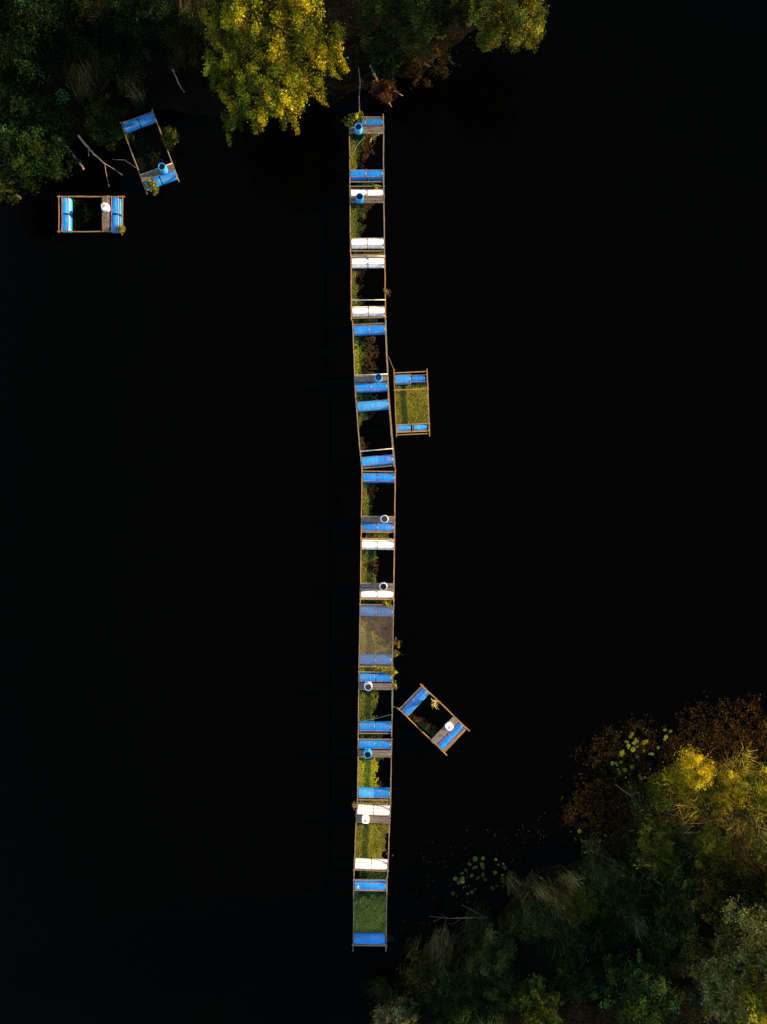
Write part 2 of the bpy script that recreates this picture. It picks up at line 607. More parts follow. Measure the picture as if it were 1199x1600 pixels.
raft('blue drum raft with yellowish weed filling its pen, above white drums', (586.1, 1152), (584.8, 1253), 52,
     [(11, BL, bb), (87, ('bluefaded', 'blue'), bb)], bars=(3, 98), deck=(19.5, 31), ext=(0, 0), wood='grey', cradle=False)
raft('white drum raft with a white canister, its pen full of olive weed', (584.3, 1253.5), (579.5, 1369), 52.6,
     [(13, WH, bb), (97.5, WH, bb)], bars=(2, 107), deck=(21, 32), ext=(0, 0), wood='grey', cradle=False)
raft('last blue drum raft of the chain, pen full of green weed, no deck', (579, 1370), (577.6, 1484), 51.6,
     [(13, BL, bb), (97.5, BL, bb)], bars=(5, 21.5, 107.5), ext=(0, 2), wood='grey', marks=[(0, 0, MARK_HOOK, 'whitepaint')], cradle=False)
# free rafts
raft('small tan raft with uneven blue drums, moored beside the chain', (641.8, 577.5), (645.7, 681.5), 51.8,
     [(15, ('bluefaded', 'blue'), ('b', 's')), (91, ('bluefaded', 'bluefaded'), ('s', 's'))], bars=(4, 31, 85, 97, 101), ext=(0, 1), wood='tan')
raft('tilted tan raft with blue drums and a white canister, right of the chain', (640.5, 1088.5), (713.5, 1158.5), 51.5,
     [(11.5, BL, bb), (88, BL, bb)], bars=(2, 99, 97), galv=(), deck=(70, 81.5), ext=(2, 4), wood='tan')
raft('sideways blue drum raft with a white canister, off the wooded bank', (91.3, 334.5), (192.5, 334.8), 54.5,
     [(13, ('blue', 'bluefaded'), bb), (90, BL, bb)], bars=(1, 100), deck=(69, 80.5), ext=(1, 1), wood='tan', cradle=False)
raft('shaded tilted blue drum raft with a blue barrel, among green bushes', (214, 183), (254.5, 291.5), 53.5,
     [(8.5, BL, bb), (104, BL, bb)], bars=(1.5,), galv=(87.5,), deck=(88, 99), ext=(2, 2), wood='grey',
     marks=[(1, 1, MARK_BLOT, 'redpaint')], cradle=False)
DECK_TOP = RZ + .077


# ------------------------------------------------------------------ small barrels and canisters on the decks
def feed_barrel(label, px, py, mat, fill='inside', h=.58, lid=None):
    P = W(px, py, DECK_TOP + h)
    o = thing('feed_barrel', label, 'barrel', (P.x, P.y, DECK_TOP), random.Random(px).uniform(0, 6), 'barrels on the raft decks')
    mb = MB().lathe([(0, 0), (.185, 0), (.205, .02), (.222, h * .3), (.226, h * .5), (.218, h * .75), (.203, h * .92), (.196, h * .96),
                     (.197, h), (.176, h), (.176, h * .95), (.182, h * .85), (.19, h * .55), (0, h * .55)], 28)
    mb.build('body', M[mat], o, sharp=45)
    MB().lathe([(.200, h * .93), (.207, h * .95), (.207, h * .985), (.198, h * .992)], 28).build('rim', M[mat], o)
    MB().lathe([(.176, h * .60), (.12, h * .645), (.05, h * .66), (0, h * .662)], 20).build('feed', M[fill], o)
    return o


feed_barrel('deep blue barrel with dark contents on the overgrown raft', 560.2, 197.6, 'bluefaded')
feed_barrel('blue barrel with dark mouth standing before white drums', 562.2, 307, 'blue')
feed_barrel('blue barrel with grey contents, beside a steel bar', 591.6, 589.5, 'bluefaded', 'greyfeed')
feed_barrel('pale rimmed barrel on the deck above red marked drum', 601, 811, 'paleblue', 'greyfeed')
feed_barrel('pale blue barrel with dark mouth on the deck of a white drum raft', 599.3, 916.8, 'paleblue')
feed_barrel('greyish white barrel on the deck below the net covered raft', 575.6, 1073.6, 'paleblue', 'greyfeed', .62)
feed_barrel('light blue barrel on the deck above yellowish weed', 574.8, 1179.6, 'bluefaded', 'inside', .62)
feed_barrel('blue barrel with dark mouth on the shaded tilted raft', 253, 260, 'bluefaded')


def canister(label, px, py, rz, h=.40):
    P = W(px, py, DECK_TOP + h + .05)
    o = thing('canister', label, 'canister', (P.x, P.y, DECK_TOP), rz, 'white canisters on the raft decks')
    n = 24
    vs, fs = [], []
    prof = [(.0, 0), (.175, 0), (.195, .025), (.195, h * .8), (.175, h * .93), (.12, h), (.0, h)]
    idx = []
    for r, z in prof:
        if r == 0:
            idx.append([len(vs)] * n)
            vs.append((0, 0, z))
            continue
        idx.append(list(range(len(vs), len(vs) + n)))
        for k in range(n):
            t = 2 * PI * k / n
            c, s_ = math.cos(t), math.sin(t)
            q = (abs(c) ** 4 + abs(s_) ** 4) ** -.25          # a rounded square
            vs.append((r * q * c, r * q * s_, z))
    for i in range(len(prof) - 1):
        for k in range(n):
            k2 = (k + 1) % n
            f = list(dict.fromkeys([idx[i][k], idx[i][k2], idx[i + 1][k2], idx[i + 1][k]]))
            fs.append(tuple(f))
    MB().add(vs, fs, True).build('body', M['white'], o, sharp=50)
    MB().lathe([(.085, h - .01), (.088, h + .045), (.082, h + .055), (0, h + .055)], 18).build('screw_cap', M['cap'], o, sharp=40)
    MB().tube([(-.09, .13, h * .9), (-.05, .135, h + .06), (.05, .135, h + .06), (.09, .13, h * .9)], .018, 8).build('handle', M['white'], o)
    return o


canister('white canister with round grey cap, on the olive weed raft', 571.3, 1283, .05)
canister('white canister with grey cap on the tilted tan raft', 702.8, 1136.8, .75)
canister('white canister with grey cap, on the sideways raft off the bank', 162.6, 321.2, .1)


# ------------------------------------------------------------------ weed in the pens
ALG = {
    'green': [(0.1260, 0.1350, 0.0184), (0.1620, 0.1600, 0.0207), (0.0936, 0.1125, 0.0184), (0.0576, 0.0975, 0.0207), (0.1800, 0.1625, 0.0345)],
    'olive': [(0.1860, 0.1836, 0.0217), (0.1422, 0.1467, 0.0186), (0.2297, 0.2081, 0.0279), (0.1093, 0.1224, 0.0186)],
    'yellow': [(0.2843, 0.2815, 0.0186), (0.1968, 0.2203, 0.0186), (0.1313, 0.1713, 0.0186), (0.3499, 0.3181, 0.0233)],
    'fresh': [(0.1365, 0.1950, 0.0264), (0.1820, 0.2145, 0.0312), (0.0910, 0.1430, 0.0216), (0.0585, 0.1105, 0.0216), (0.2145, 0.2080, 0.0540)],
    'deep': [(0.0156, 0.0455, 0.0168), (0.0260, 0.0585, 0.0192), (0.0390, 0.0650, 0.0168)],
    'brown': [(0.0473, 0.0297, 0.0108), (0.0675, 0.0432, 0.0162), (0.0297, 0.0189, 0.0081), (0.0945, 0.0567, 0.0203)],
    'dark': [(.010, .016, .005), (.016, .022, .006), (.008, .010, .004)],
}


def pick(rng, pal, n):
    pal = np.array(pal)
    return pal[rng.integers(0, len(pal), n)]


def weed(label, corners, edge, core, seed, n=8000, main='green', fringe='brown', deep_top=.12, dens=1.0, size=.05, zmax=.06):
    """corners: pixels TL, TR, BR, BL of the pen; edge / core: how far the weed / the green core reaches from the left, top to bottom."""
    rng = np.random.default_rng(seed)
    u, v = rng.random(n), rng.random(n)
    TL, TR, BR, BL_ = [np.array(W(*c)[:2]) for c in corners]
    P = ((1 - u) * (1 - v))[:, None] * TL + (u * (1 - v))[:, None] * TR + (u * v)[:, None] * BR + ((1 - u) * v)[:, None] * BL_
    t = np.linspace(0, 1, len(edge))
    nz1 = fbm(P[:, 0], P[:, 1], seed, 2.6) - .5
    nz2 = fbm(P[:, 0] + 9, P[:, 1], seed + 3, 6) - .5
    E = np.interp(v, t, edge) + nz1 * .42 + nz2 * .2
    Cc = np.interp(v, np.linspace(0, 1, len(core)), core) + nz1 * .3 + nz2 * .25
    thin = np.clip((E - u) / .25, 0, 1) ** .7
    holes = fbm(P[:, 0], P[:, 1] + 5, seed + 7, 5)
    incore = u < Cc
    keep = (u < E) & (rng.random(n) < np.where(incore, 1, thin * np.clip((holes - .30) * 4, .12, 1)) * dens)
    u, v, P, Cc, incore, nz2 = u[keep], v[keep], P[keep], Cc[keep], incore[keep], nz2[keep]
    k = len(u)
    C = np.where(incore[:, None], pick(rng, ALG[main], k), pick(rng, ALG[fringe], k))
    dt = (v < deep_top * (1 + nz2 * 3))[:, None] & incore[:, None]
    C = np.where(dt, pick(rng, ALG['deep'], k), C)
    big = fbm(P[:, 0], P[:, 1], seed + 11, 2.0)
    C = C * (.55 + .9 * big)[:, None] * rng.uniform(.7, 1.3, (k, 1))
    z = .012 + zmax * fbm(P[:, 0], P[:, 1], seed + 13, 3.5) * rng.uniform(.3, 1, k)
    V, F, Cv = leaf_arrays(rng, np.column_stack([P, z]), C, np.full(k, size), .6, 1.6)
    o = link('floating_algae', fast_mesh('floating_algae', V, F, Cv, M['algae']))
    return tag(o, label, 'algae', 'weed in and between the pens', 'stuff')


def pen(label, x0, x1, y0, y1, edge, core, seed, sk=0, **k):
    return weed(label, [(x0, y0), (x1, y0), (x1 + sk, y1), (x0 + sk, y1)], edge, core, seed, **k)


pen('olive and brown weed in the pen of the overgrown raft', 547, 599, 209, 267, [.9, .78, .66, .6, .5], [.5, .4, .35, .25, .3], 11, main='olive')
pen('green weed strip with brown fringe in the upper white drum raft', 549, 600, 316, 374, [.8, .6, .46, .42, .38], [.3, .3, .28, .3, .28], 12, main='green')
pen('narrow brown edged weed strip in the deckless white drum raft', 550, 602, 416, 481, [.52, .36, .28, .28, .34, .42], [.12, .12, .14, .18, .2, .25], 13, main='green', deep_top=.2)
pen('yellow green weed wedge beside a broad brown mass', 553, 606, 520, 588, [.6, .66, .66, .62, .6], [.08, .3, .34, .25, .22], 14, sk=2, main='yellow', deep_top=.25)
pen('small green weed patch in the top of the skewed raft', 559, 609, 640, 712, [.55, .42, .1, .0, .24, .28, .05], [.3, .2, .0, -.2, -.2, -.2], 15, sk=6, main='green')
pen('thin green weed strip in the tan framed raft pen', 567, 617, 752, 808, [.38, .5, .36, .32, .3], [.3, .16, .16, .2, .22], 16, main='green', deep_top=.3)
pen('green weed with a brown band, in the lower white drum raft', 565, 616, 856, 912, [.6, .56, .5, .44, .42], [.55, .5, .12, .38, .38], 17, main='green', deep_top=.22)
pen('brown weed under the net cover', 562, 613, 958, 1025, [1.3, 1.3], [.35, .25, .5, 1.0, 1.0], 18, main='olive', fringe='brown')
pen('soft green weed in the pen crossed by the teal rope', 562, 613, 1077, 1130, [.58, .5, .42, .46, .52], [.55, .5, .42, .45, .5], 19, main='green')
pen('yellowish weed filling most of its pen', 560, 611, 1182, 1234, [.72, .66, .62, .66, .85], [.66, .6, .58, .58, .62], 20, main='yellow')
pen('olive weed carpet in the pen with the white canister', 556, 608, 1285, 1346, [1.25, 1.05, .92, .86, .95], [1.3, 1.1, .9, .8, .9], 21, sk=-2, main='olive', deep_top=.05, n=11000)
pen('green weed carpet in the last pen of the chain', 554, 603, 1392, 1463, [1.3, 1.3, 1.2, 1.3], [1.3, 1.3], 22, main='fresh', deep_top=.16, n=12000)
weed('olive weed carpet in the small free raft', [(618, 598), (669, 598), (671, 665), (620, 665)], [1.3, 1.3], [1.3, 1.3], 23, main='olive', n=12000, deep_top=.1)
weed('dark weed in the near corner of the tilted raft', [(628, 1107), (660, 1080), (706, 1122), (676, 1152)], [.1, .2, .34, .46, .4], [-.1, -.1, 0, .1, .3], 24, main='deep', dens=.8)
weed('sparse dark green weed in the sideways raft pen', [(112, 309), (160, 309), (160, 360), (112, 360)], [.3, .7, .9, .7, .2], [.0, .3, .8, .5, .0], 25, main='dark', fringe='dark', dens=.25)
weed('sparse dark weed in the shaded tilted raft pen', [(193, 207), (243, 188), (268, 252), (217, 272)], [.3, .5, .6, .8, .9], [.1, .3, .4, .5, .5], 26, main='dark', fringe='dark', dens=.5)
for i, (x0, x1, y0, y1, e, pal, d, where) in enumerate([
        (558, 596, 281, 293, [.7, .8], 'deep', .5, 'below the overgrown raft'),
        (552, 600, 386, 398, [1.1, 1.0], 'deep', .8, 'between two white drum rafts'),
        (553, 600, 494, 508, [.7, .75], 'deep', .6, 'above the first skewing raft'),
        (557, 606, 609, 627, [.5, .7], 'deep', .7, 'above the skewed raft'),
        (572, 614, 828, 843, [.8, .9], 'green', .7, 'below the red marked drum'),
        (566, 614, 934, 947, [.8, .8], 'deep', .6, 'above the net covered raft'),
        (563, 612, 1037, 1051, [1.2, 1.2], 'yellow', .6, 'below the net covered raft'),
        (563, 612, 1141, 1156, [.9, .7], 'deep', .6, 'below the teal rope'),
        (562, 611, 1245, 1259, [1.2, 1.2], 'olive', .6, 'below the yellowish weed pen'),
        (562, 604, 1359, 1377, [1.2, 1.2], 'deep', .8, 'above the last raft')]):
    pen('weed in the gap ' + where, x0, x1, y0, y1, e, e, 40 + i, main=pal, n=1800, dens=d, deep_top=.2)


# net cover over one raft
def net_cover():
    rng = np.random.default_rng(3)
    root, ly, wd = rafts[7]
    nx_, ny_ = 14, 26
    y0, y1 = ly(4, .5), ly(99, .5)
    mb = MB()
    vs, fs = [], []
    for j in range(ny_ + 1):
        for i in range(nx_ + 1):
            u, v = i / nx_, j / ny_
            x, y = (u - .5) * (wd + .04), y0 + (y1 - y0) * v
            sag = .13 * math.sin(PI * u) * math.sin(PI * min(max((v - .2) / .6, 0), 1))
            vs.append((x, y, .505 - sag + rng.normal() * .006))
    for j in range(ny_):
        for i in range(nx_):
            k = j * (nx_ + 1) + i
            fs.append((k, k + 1, k + nx_ + 2, k + nx_ + 1))
    o = mb.add(vs, fs, True).build('net_cover', M['net'])
    o.matrix_world = Matrix.Translation(root.location) @ Matrix.Rotation(root.rotation_euler.z, 4, 'Z')
    tag(o, 'brownish translucent net stretched over a whole blue drum raft', 'net')


net_cover()


# ropes
def rope(label, pts, r, mat, name='rope'):
    P = [W(x, y, z) for x, y, z in pts]
    Q = []
    for a_, b_ in zip(P[:-1], P[1:]):
        for k in range(5):
            t = k / 5
            q = a_.lerp(b_, t)
            q.z -= .05 * math.sin(PI * t) if (a_ - b_).length > 1 else 0
            Q.append(q)
    Q.append(P[-1])
    return tag(MB().tube(Q, r, 6).build(name, M[mat]), label, 'rope')


rope('teal rope along the rail and across the raft pen', [(614.5, 1040, .46), (614.2, 1075, .46), (613.5, 1116, .47), (590, 1122, .30), (562, 1128.5, .46)], .016, 'rope')
rope('pale green net rope slanting over the overgrown raft pen', [(547.6, 248, .46), (559, 226, .42), (570, 213, .47), (576, 208, .50)], .022, 'rope')
rope('thin mooring line from the chain to the small free raft', [(607, 557, .45), (611, 566, .35), (615.7, 578, .44)], .011, 'line', 'mooring_line')
rope('thin mooring line from the chain to the tilted tan raft', [(613.5, 1104, .45), (618, 1105, .36), (623.5, 1108, .44)], .011, 'line', 'mooring_line')
rope('thin line from the drowned branch to the shaded raft', [(176, 249, .1), (195, 250, .08), (212, 261.5, .44)], .011, 'line', 'mooring_line')


# ------------------------------------------------------------------ trees, shrubs and grass
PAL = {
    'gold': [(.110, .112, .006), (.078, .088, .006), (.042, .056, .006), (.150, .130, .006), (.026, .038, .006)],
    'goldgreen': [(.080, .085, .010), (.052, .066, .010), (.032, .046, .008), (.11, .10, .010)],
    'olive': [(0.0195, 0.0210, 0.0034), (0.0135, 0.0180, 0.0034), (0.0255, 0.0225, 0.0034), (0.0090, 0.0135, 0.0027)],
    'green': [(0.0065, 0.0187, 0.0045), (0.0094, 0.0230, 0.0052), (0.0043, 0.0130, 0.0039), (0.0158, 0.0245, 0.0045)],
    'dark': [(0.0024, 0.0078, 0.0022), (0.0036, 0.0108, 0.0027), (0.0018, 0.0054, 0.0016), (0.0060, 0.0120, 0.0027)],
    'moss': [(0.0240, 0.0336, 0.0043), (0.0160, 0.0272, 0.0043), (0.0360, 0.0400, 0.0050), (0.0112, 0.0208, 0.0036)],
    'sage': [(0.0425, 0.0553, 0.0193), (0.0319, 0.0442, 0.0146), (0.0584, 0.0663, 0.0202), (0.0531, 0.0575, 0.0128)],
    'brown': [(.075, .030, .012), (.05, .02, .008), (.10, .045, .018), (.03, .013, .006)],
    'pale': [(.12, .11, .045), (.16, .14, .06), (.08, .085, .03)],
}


def crown_mesh(rng, c, R, Rz, nclump, per, pal, size, hang=0.0, clump_r=.45, spread=1.0, lobes=5, aspect=.5, lop=(0, 0), extra=()):
    """Clumps of leaves spread through an uneven ellipsoid; with hang > 0 the clumps are trailing strands."""
    th = rng.random(nclump) * 2 * PI
    cz = rng.uniform(-.75, 1, nclump)
    rad = rng.random(nclump) ** .42
    ph = rng.random(4) * 6.28
    lob = 1 + .20 * np.sin(lobes * th + ph[0]) + .13 * np.sin((lobes * 2 + 1) * th + ph[1]) + .10 * np.sin(2 * th + ph[2])
    hr = np.sqrt(np.maximum(1 - cz ** 2 * .85, .05)) * rad * lob
    A = np.column_stack([np.cos(th) * hr * R + lop[0] * rad, np.sin(th) * hr * R + lop[1] * rad, cz * Rz * (.4 + .6 * rad)]) + np.array(c)
    if len(extra):
        A = np.concatenate([A, np.array(extra)])
        nclump = len(A)
    pal = np.array(pal)
    base = pal[rng.integers(0, len(pal), nclump)] * np.exp(rng.normal(size=nclump) * .55)[:, None] * .95
    n = nclump * per
    ci = np.repeat(np.arange(nclump), per)
    if hang > 0:
        t = rng.random(n)
        Ls = (hang * rng.uniform(.35, 1.2, nclump))[ci]
        sway = rng.normal(size=(nclump, 2)) * .25
        off = np.column_stack([sway[ci] * t[:, None] * Ls[:, None] + rng.normal(size=(n, 2)) * clump_r * (.55 - .35 * t)[:, None],
                               .15 - t * Ls])
    else:
        d = rng.normal(size=(n, 3)) * .52
        cr = (clump_r * rng.uniform(.55, 1.5, nclump))[ci]
        # lumpy little sprays rather than balls: squash each clump along a direction of its own
        ax_ = unit(rng.normal(size=(nclump, 3)))[ci]
        d = d - ax_ * (d * ax_).sum(1, keepdims=True) * .55
        off = d * cr[:, None] * spread
        off[:, 2] *= .7
    P = A[ci] + off
    P[:, 2] = np.maximum(P[:, 2], .06)
    C = base[ci] * rng.uniform(.65, 1.4, (n, 1)) * np.array([1, 1, 1]) * (1 + rng.normal(size=(n, 3)) * .06)
    C = np.clip(C, .001, .6)
    V, F, Cv = leaf_arrays(rng, P, C, np.full(n, size), aspect, .35, .9 if hang else 0)
    return V, F, Cv, A


def woody(rng, base, A, c, R, trunk_r, nlimb, z_split):
    """A tapered trunk with limbs that reach into the crown."""
    mb = MB()
    b, c = np.array(base), np.array(c)
    top = c + np.array([0, 0, R * .3])
    tp = [b + (top - b) * t + np.append(rng.normal(size=2) * .12 * (0 < t < 1), 0) for t in (0, .2, .45, .7, 1)]
    mb.tube(tp, [trunk_r * 1.35, trunk_r, trunk_r * .8, trunk_r * .5, trunk_r * .15], 8)
    idx = rng.choice(len(A), min(nlimb, len(A)), replace=False)
    for k, i in enumerate(idx):
        t = rng.uniform(z_split, .85)
        s = b + (top - b) * t
        e_ = A[i]
        m_ = (s + e_) / 2 + np.array([0, 0, .25 * np.linalg.norm(e_ - s) * .5]) + rng.normal(size=3) * .1
        r0 = trunk_r * (.55 - .3 * t)
        mb.tube([s, m_, e_], [r0, r0 * .6, r0 * .15], 6)
        near = np.argsort(((A - m_) ** 2).sum(1))[:4]
        for j in near:
            q = (m_ + A[j]) / 2 + rng.normal(size=3) * .06
            mb.tube([m_, q, A[j]], [r0 * .4, r0 * .25, .006], 5)
    return mb


def tree(name, label, cat, px, py, zc, rpx, Rz, pal, nclump, per, size, seed, hang=0.0, clump_r=.42, trunk_r=None, base=None, nlimb=14,
         group=None, lop=(0, 0), aspect=.5, lobes=5, spread=1.0, extra=()):
    rng = np.random.default_rng(seed)
    P = W(px, py, zc)
    R = rpx / S * (H - zc) / H
    if base is None:
        bx, by = P.x, P.y
    else:
        b0 = W(*base)
        bx, by = b0.x, b0.y
    g = gz(bx * S + 599.5, 800 - by * S) - .08
    if zc < 1.2 and g < 0:
        g = 0.0
    root = thing(name, label, cat, (bx, by, g), 0, group)
    off = np.array([bx, by, g])
    pal = PAL[pal] if isinstance(pal, str) else pal
    V, F, Cv, A = crown_mesh(rng, np.array([P.x, P.y, zc]), R, Rz, nclump, per, pal, size, hang, clump_r, spread, lobes, aspect, lop, [tuple(W(*q)) for q in extra])
    tr = trunk_r or max(.02, R * .045)
    woody(rng, (0, 0, 0), A - off, np.array([P.x, P.y, zc]) - off, Rz, tr, nlimb, .35).build('trunk', M['bark'], root)
    link('crown', fast_mesh('crown', V - off, F, Cv, M['leaf']), root)
    return root


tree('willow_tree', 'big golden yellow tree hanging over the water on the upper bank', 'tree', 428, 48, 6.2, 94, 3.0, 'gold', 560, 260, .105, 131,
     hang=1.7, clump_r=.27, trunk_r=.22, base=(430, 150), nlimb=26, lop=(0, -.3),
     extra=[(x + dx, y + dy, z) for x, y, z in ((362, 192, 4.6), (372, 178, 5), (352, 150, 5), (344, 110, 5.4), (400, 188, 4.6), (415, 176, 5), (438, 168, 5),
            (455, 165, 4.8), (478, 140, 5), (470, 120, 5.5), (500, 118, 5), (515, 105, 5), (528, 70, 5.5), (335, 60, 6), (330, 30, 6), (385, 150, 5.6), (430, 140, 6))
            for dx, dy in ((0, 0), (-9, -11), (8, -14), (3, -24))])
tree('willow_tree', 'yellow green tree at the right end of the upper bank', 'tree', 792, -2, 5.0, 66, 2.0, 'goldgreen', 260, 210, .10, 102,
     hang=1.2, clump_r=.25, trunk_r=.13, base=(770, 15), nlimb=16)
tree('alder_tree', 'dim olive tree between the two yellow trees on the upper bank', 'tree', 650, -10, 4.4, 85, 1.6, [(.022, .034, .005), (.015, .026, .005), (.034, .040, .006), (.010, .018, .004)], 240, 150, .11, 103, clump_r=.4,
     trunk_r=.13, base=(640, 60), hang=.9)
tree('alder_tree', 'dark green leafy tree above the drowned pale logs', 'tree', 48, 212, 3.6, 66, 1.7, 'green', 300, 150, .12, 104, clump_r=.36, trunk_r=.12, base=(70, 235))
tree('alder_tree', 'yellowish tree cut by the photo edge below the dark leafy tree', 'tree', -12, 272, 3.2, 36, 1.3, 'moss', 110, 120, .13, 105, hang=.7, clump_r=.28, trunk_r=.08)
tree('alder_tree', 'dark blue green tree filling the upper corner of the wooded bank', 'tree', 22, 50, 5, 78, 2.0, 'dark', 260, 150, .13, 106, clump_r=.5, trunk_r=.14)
tree('hazel_bush', 'dark bush with pale leaf tips at the very top of the bank', 'bush', 112, 28, 3.4, 52, 1.3, 'dark', 110, 110, .13, 107, clump_r=.42)
tree('hazel_bush', 'dim green bush between pale grass and the dark corner tree', 'bush', 210, 48, 3, 62, 1.2, 'dark', 130, 110, .12, 108, clump_r=.42)
tree('hazel_bush', 'dim olive bush left of the golden tree', 'bush', 292, 62, 2.6, 38, 1.1, 'olive', 70, 110, .12, 109, clump_r=.34)
tree('hazel_bush', 'low dark bush behind the shaded tilted raft', 'bush', 166, 188, 1.2, 28, .6, 'green', 60, 110, .11, 110, clump_r=.3)
tree('hazel_bush', 'small mossy bush touching the side of the shaded raft', 'bush', 264, 216, .7, 13, .35, [(.018, .028, .004), (.013, .023, .004), (.026, .032, .005)], 30, 110, .10, 111, clump_r=.2)
tree('hazel_bush', 'low mossy bush at the water below pale grass', 'bush', 168, 212, .8, 20, .4, 'moss', 34, 90, .10, 112, clump_r=.22)
tree('hazel_bush', 'small dark green bush above the rust brown dead bush', 'bush', 601, 92, 1.8, 22, .9, 'green', 55, 120, .11, 113, clump_r=.26)
tree('dead_bush', 'rust brown dead bush over bare roots at the waterline', 'bush', 601, 139, .9, 19, .45, 'brown', 46, 80, .09, 114, clump_r=.2)
tree('hazel_bush', 'dim brownish bush on the bank right of the rust brown bush', 'bush', 665, 88, .8, 42, .5, [(.03, .016, .006), (.02, .012, .005), (.012, .012, .004)], 70, 60, .10, 115, clump_r=.3)
# lower bank
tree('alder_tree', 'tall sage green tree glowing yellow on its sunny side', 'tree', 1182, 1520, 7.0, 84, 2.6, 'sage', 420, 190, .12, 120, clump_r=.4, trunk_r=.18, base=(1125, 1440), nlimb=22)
tree('alder_tree', 'added gold leafed tree top for the sunlit side of the sage green tree', 'tree', 1196, 1556, 8.4, 46, 1.9, 'gold', 240, 180, .10, 129, clump_r=.32, trunk_r=.12, base=(1120, 1462), nlimb=14)  # added tree; its gold leaves stand for sun on the sage tree
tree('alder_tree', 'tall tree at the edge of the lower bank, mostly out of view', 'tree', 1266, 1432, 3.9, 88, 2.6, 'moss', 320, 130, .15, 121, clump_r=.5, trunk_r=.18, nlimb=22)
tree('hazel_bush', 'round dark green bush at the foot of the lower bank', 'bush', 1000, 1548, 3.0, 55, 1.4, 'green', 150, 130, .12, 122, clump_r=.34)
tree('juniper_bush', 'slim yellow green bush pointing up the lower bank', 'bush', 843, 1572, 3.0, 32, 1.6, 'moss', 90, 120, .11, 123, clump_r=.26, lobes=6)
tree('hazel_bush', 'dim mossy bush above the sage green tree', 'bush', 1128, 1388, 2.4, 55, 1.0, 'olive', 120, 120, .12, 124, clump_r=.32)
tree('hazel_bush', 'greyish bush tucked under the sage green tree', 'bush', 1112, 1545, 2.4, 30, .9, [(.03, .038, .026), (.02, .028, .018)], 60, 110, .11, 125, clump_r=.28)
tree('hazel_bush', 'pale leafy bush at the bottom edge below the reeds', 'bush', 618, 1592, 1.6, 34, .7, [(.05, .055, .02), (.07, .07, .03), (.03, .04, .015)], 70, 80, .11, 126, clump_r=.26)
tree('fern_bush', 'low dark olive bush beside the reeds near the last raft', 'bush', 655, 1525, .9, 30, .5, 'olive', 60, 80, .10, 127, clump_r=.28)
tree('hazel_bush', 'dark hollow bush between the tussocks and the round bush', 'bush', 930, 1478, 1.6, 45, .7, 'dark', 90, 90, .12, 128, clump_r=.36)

FEATH = [(0.0112, 0.0243, 0.0062), (0.0067, 0.0171, 0.0043), (0.0190, 0.0314, 0.0074), (0.0251, 0.0321, 0.0086)]
SUN_GLOW = [(.42, .31, .010), (.30, .24, .010), (.50, .36, .012), (.12, .11, .008)]  # yellow leaves, the strongest sun glow worked into the colour
SUNNY = [(.20, .165, .008), (.13, .12, .008), (.26, .20, .010), (.07, .075, .008)]  # yellow leaves brightened so the colour carries the low sun
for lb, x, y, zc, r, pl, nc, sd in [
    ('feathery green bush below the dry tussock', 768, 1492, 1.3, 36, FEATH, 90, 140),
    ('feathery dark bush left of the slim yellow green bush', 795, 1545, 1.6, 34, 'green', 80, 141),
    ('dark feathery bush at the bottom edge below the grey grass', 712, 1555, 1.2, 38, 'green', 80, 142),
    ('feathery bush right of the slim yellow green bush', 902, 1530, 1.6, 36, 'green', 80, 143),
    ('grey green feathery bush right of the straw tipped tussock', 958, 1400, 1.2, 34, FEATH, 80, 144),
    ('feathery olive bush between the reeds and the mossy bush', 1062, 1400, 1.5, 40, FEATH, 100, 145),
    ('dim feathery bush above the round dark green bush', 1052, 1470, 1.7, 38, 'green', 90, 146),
    ('yellow leafed bush with sun glow put into its colour above the reeds', 1086, 1208, .9, 24, SUN_GLOW, 80, 147),
    ('yellow bush coloured as sunlit among the reed clumps', 1140, 1236, .9, 30, SUNNY, 80, 148),
    ('added yellow bush coloured as sunlit, cut by the photo edge', 1192, 1238, 1.0, 32, SUNNY, 80, 149),  # extra bush, put in for the warm sun glow at this edge
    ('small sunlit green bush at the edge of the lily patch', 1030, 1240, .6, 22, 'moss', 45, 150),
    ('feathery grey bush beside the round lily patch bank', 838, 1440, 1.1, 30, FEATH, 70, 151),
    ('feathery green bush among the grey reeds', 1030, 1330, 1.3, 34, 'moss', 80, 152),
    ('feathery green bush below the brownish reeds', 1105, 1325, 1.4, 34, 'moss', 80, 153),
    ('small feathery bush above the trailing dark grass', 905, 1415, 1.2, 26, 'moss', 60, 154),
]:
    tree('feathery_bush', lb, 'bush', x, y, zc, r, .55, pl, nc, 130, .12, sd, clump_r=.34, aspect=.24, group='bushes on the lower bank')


# plants that grow on the rafts
def sprig(label, px, py, z, rpx, pal, n, per, size, seed, cat='plant', zb=.42):
    return tree('leafy_plant', label, cat, px, py, z, rpx, .16, pal, n, per, size, seed, clump_r=.12, trunk_r=.015, nlimb=6)


def raft_sprig(label, px, py, rpx, pal, n, per, size, seed, zb=.40, zc=.62):
    rng = np.random.default_rng(seed)
    P = W(px, py, zc)
    root = thing('leafy_plant', label, 'plant', (P.x, P.y, zb), 0, 'plants rooted on the rafts')
    off = np.array([P.x, P.y, zb])
    V, F, Cv, A = crown_mesh(rng, np.array(P), rpx / S, .18, n, per, PAL[pal] if isinstance(pal, str) else pal, size, 0, .13, aspect=.7)
    woody(rng, (0, 0, 0), A - off, np.array(P) - off, .15, .014, 8, .2).build('stem', M['twig'], root)
    link('foliage', fast_mesh('foliage', V - off, F, Cv, M['leaf']), root)


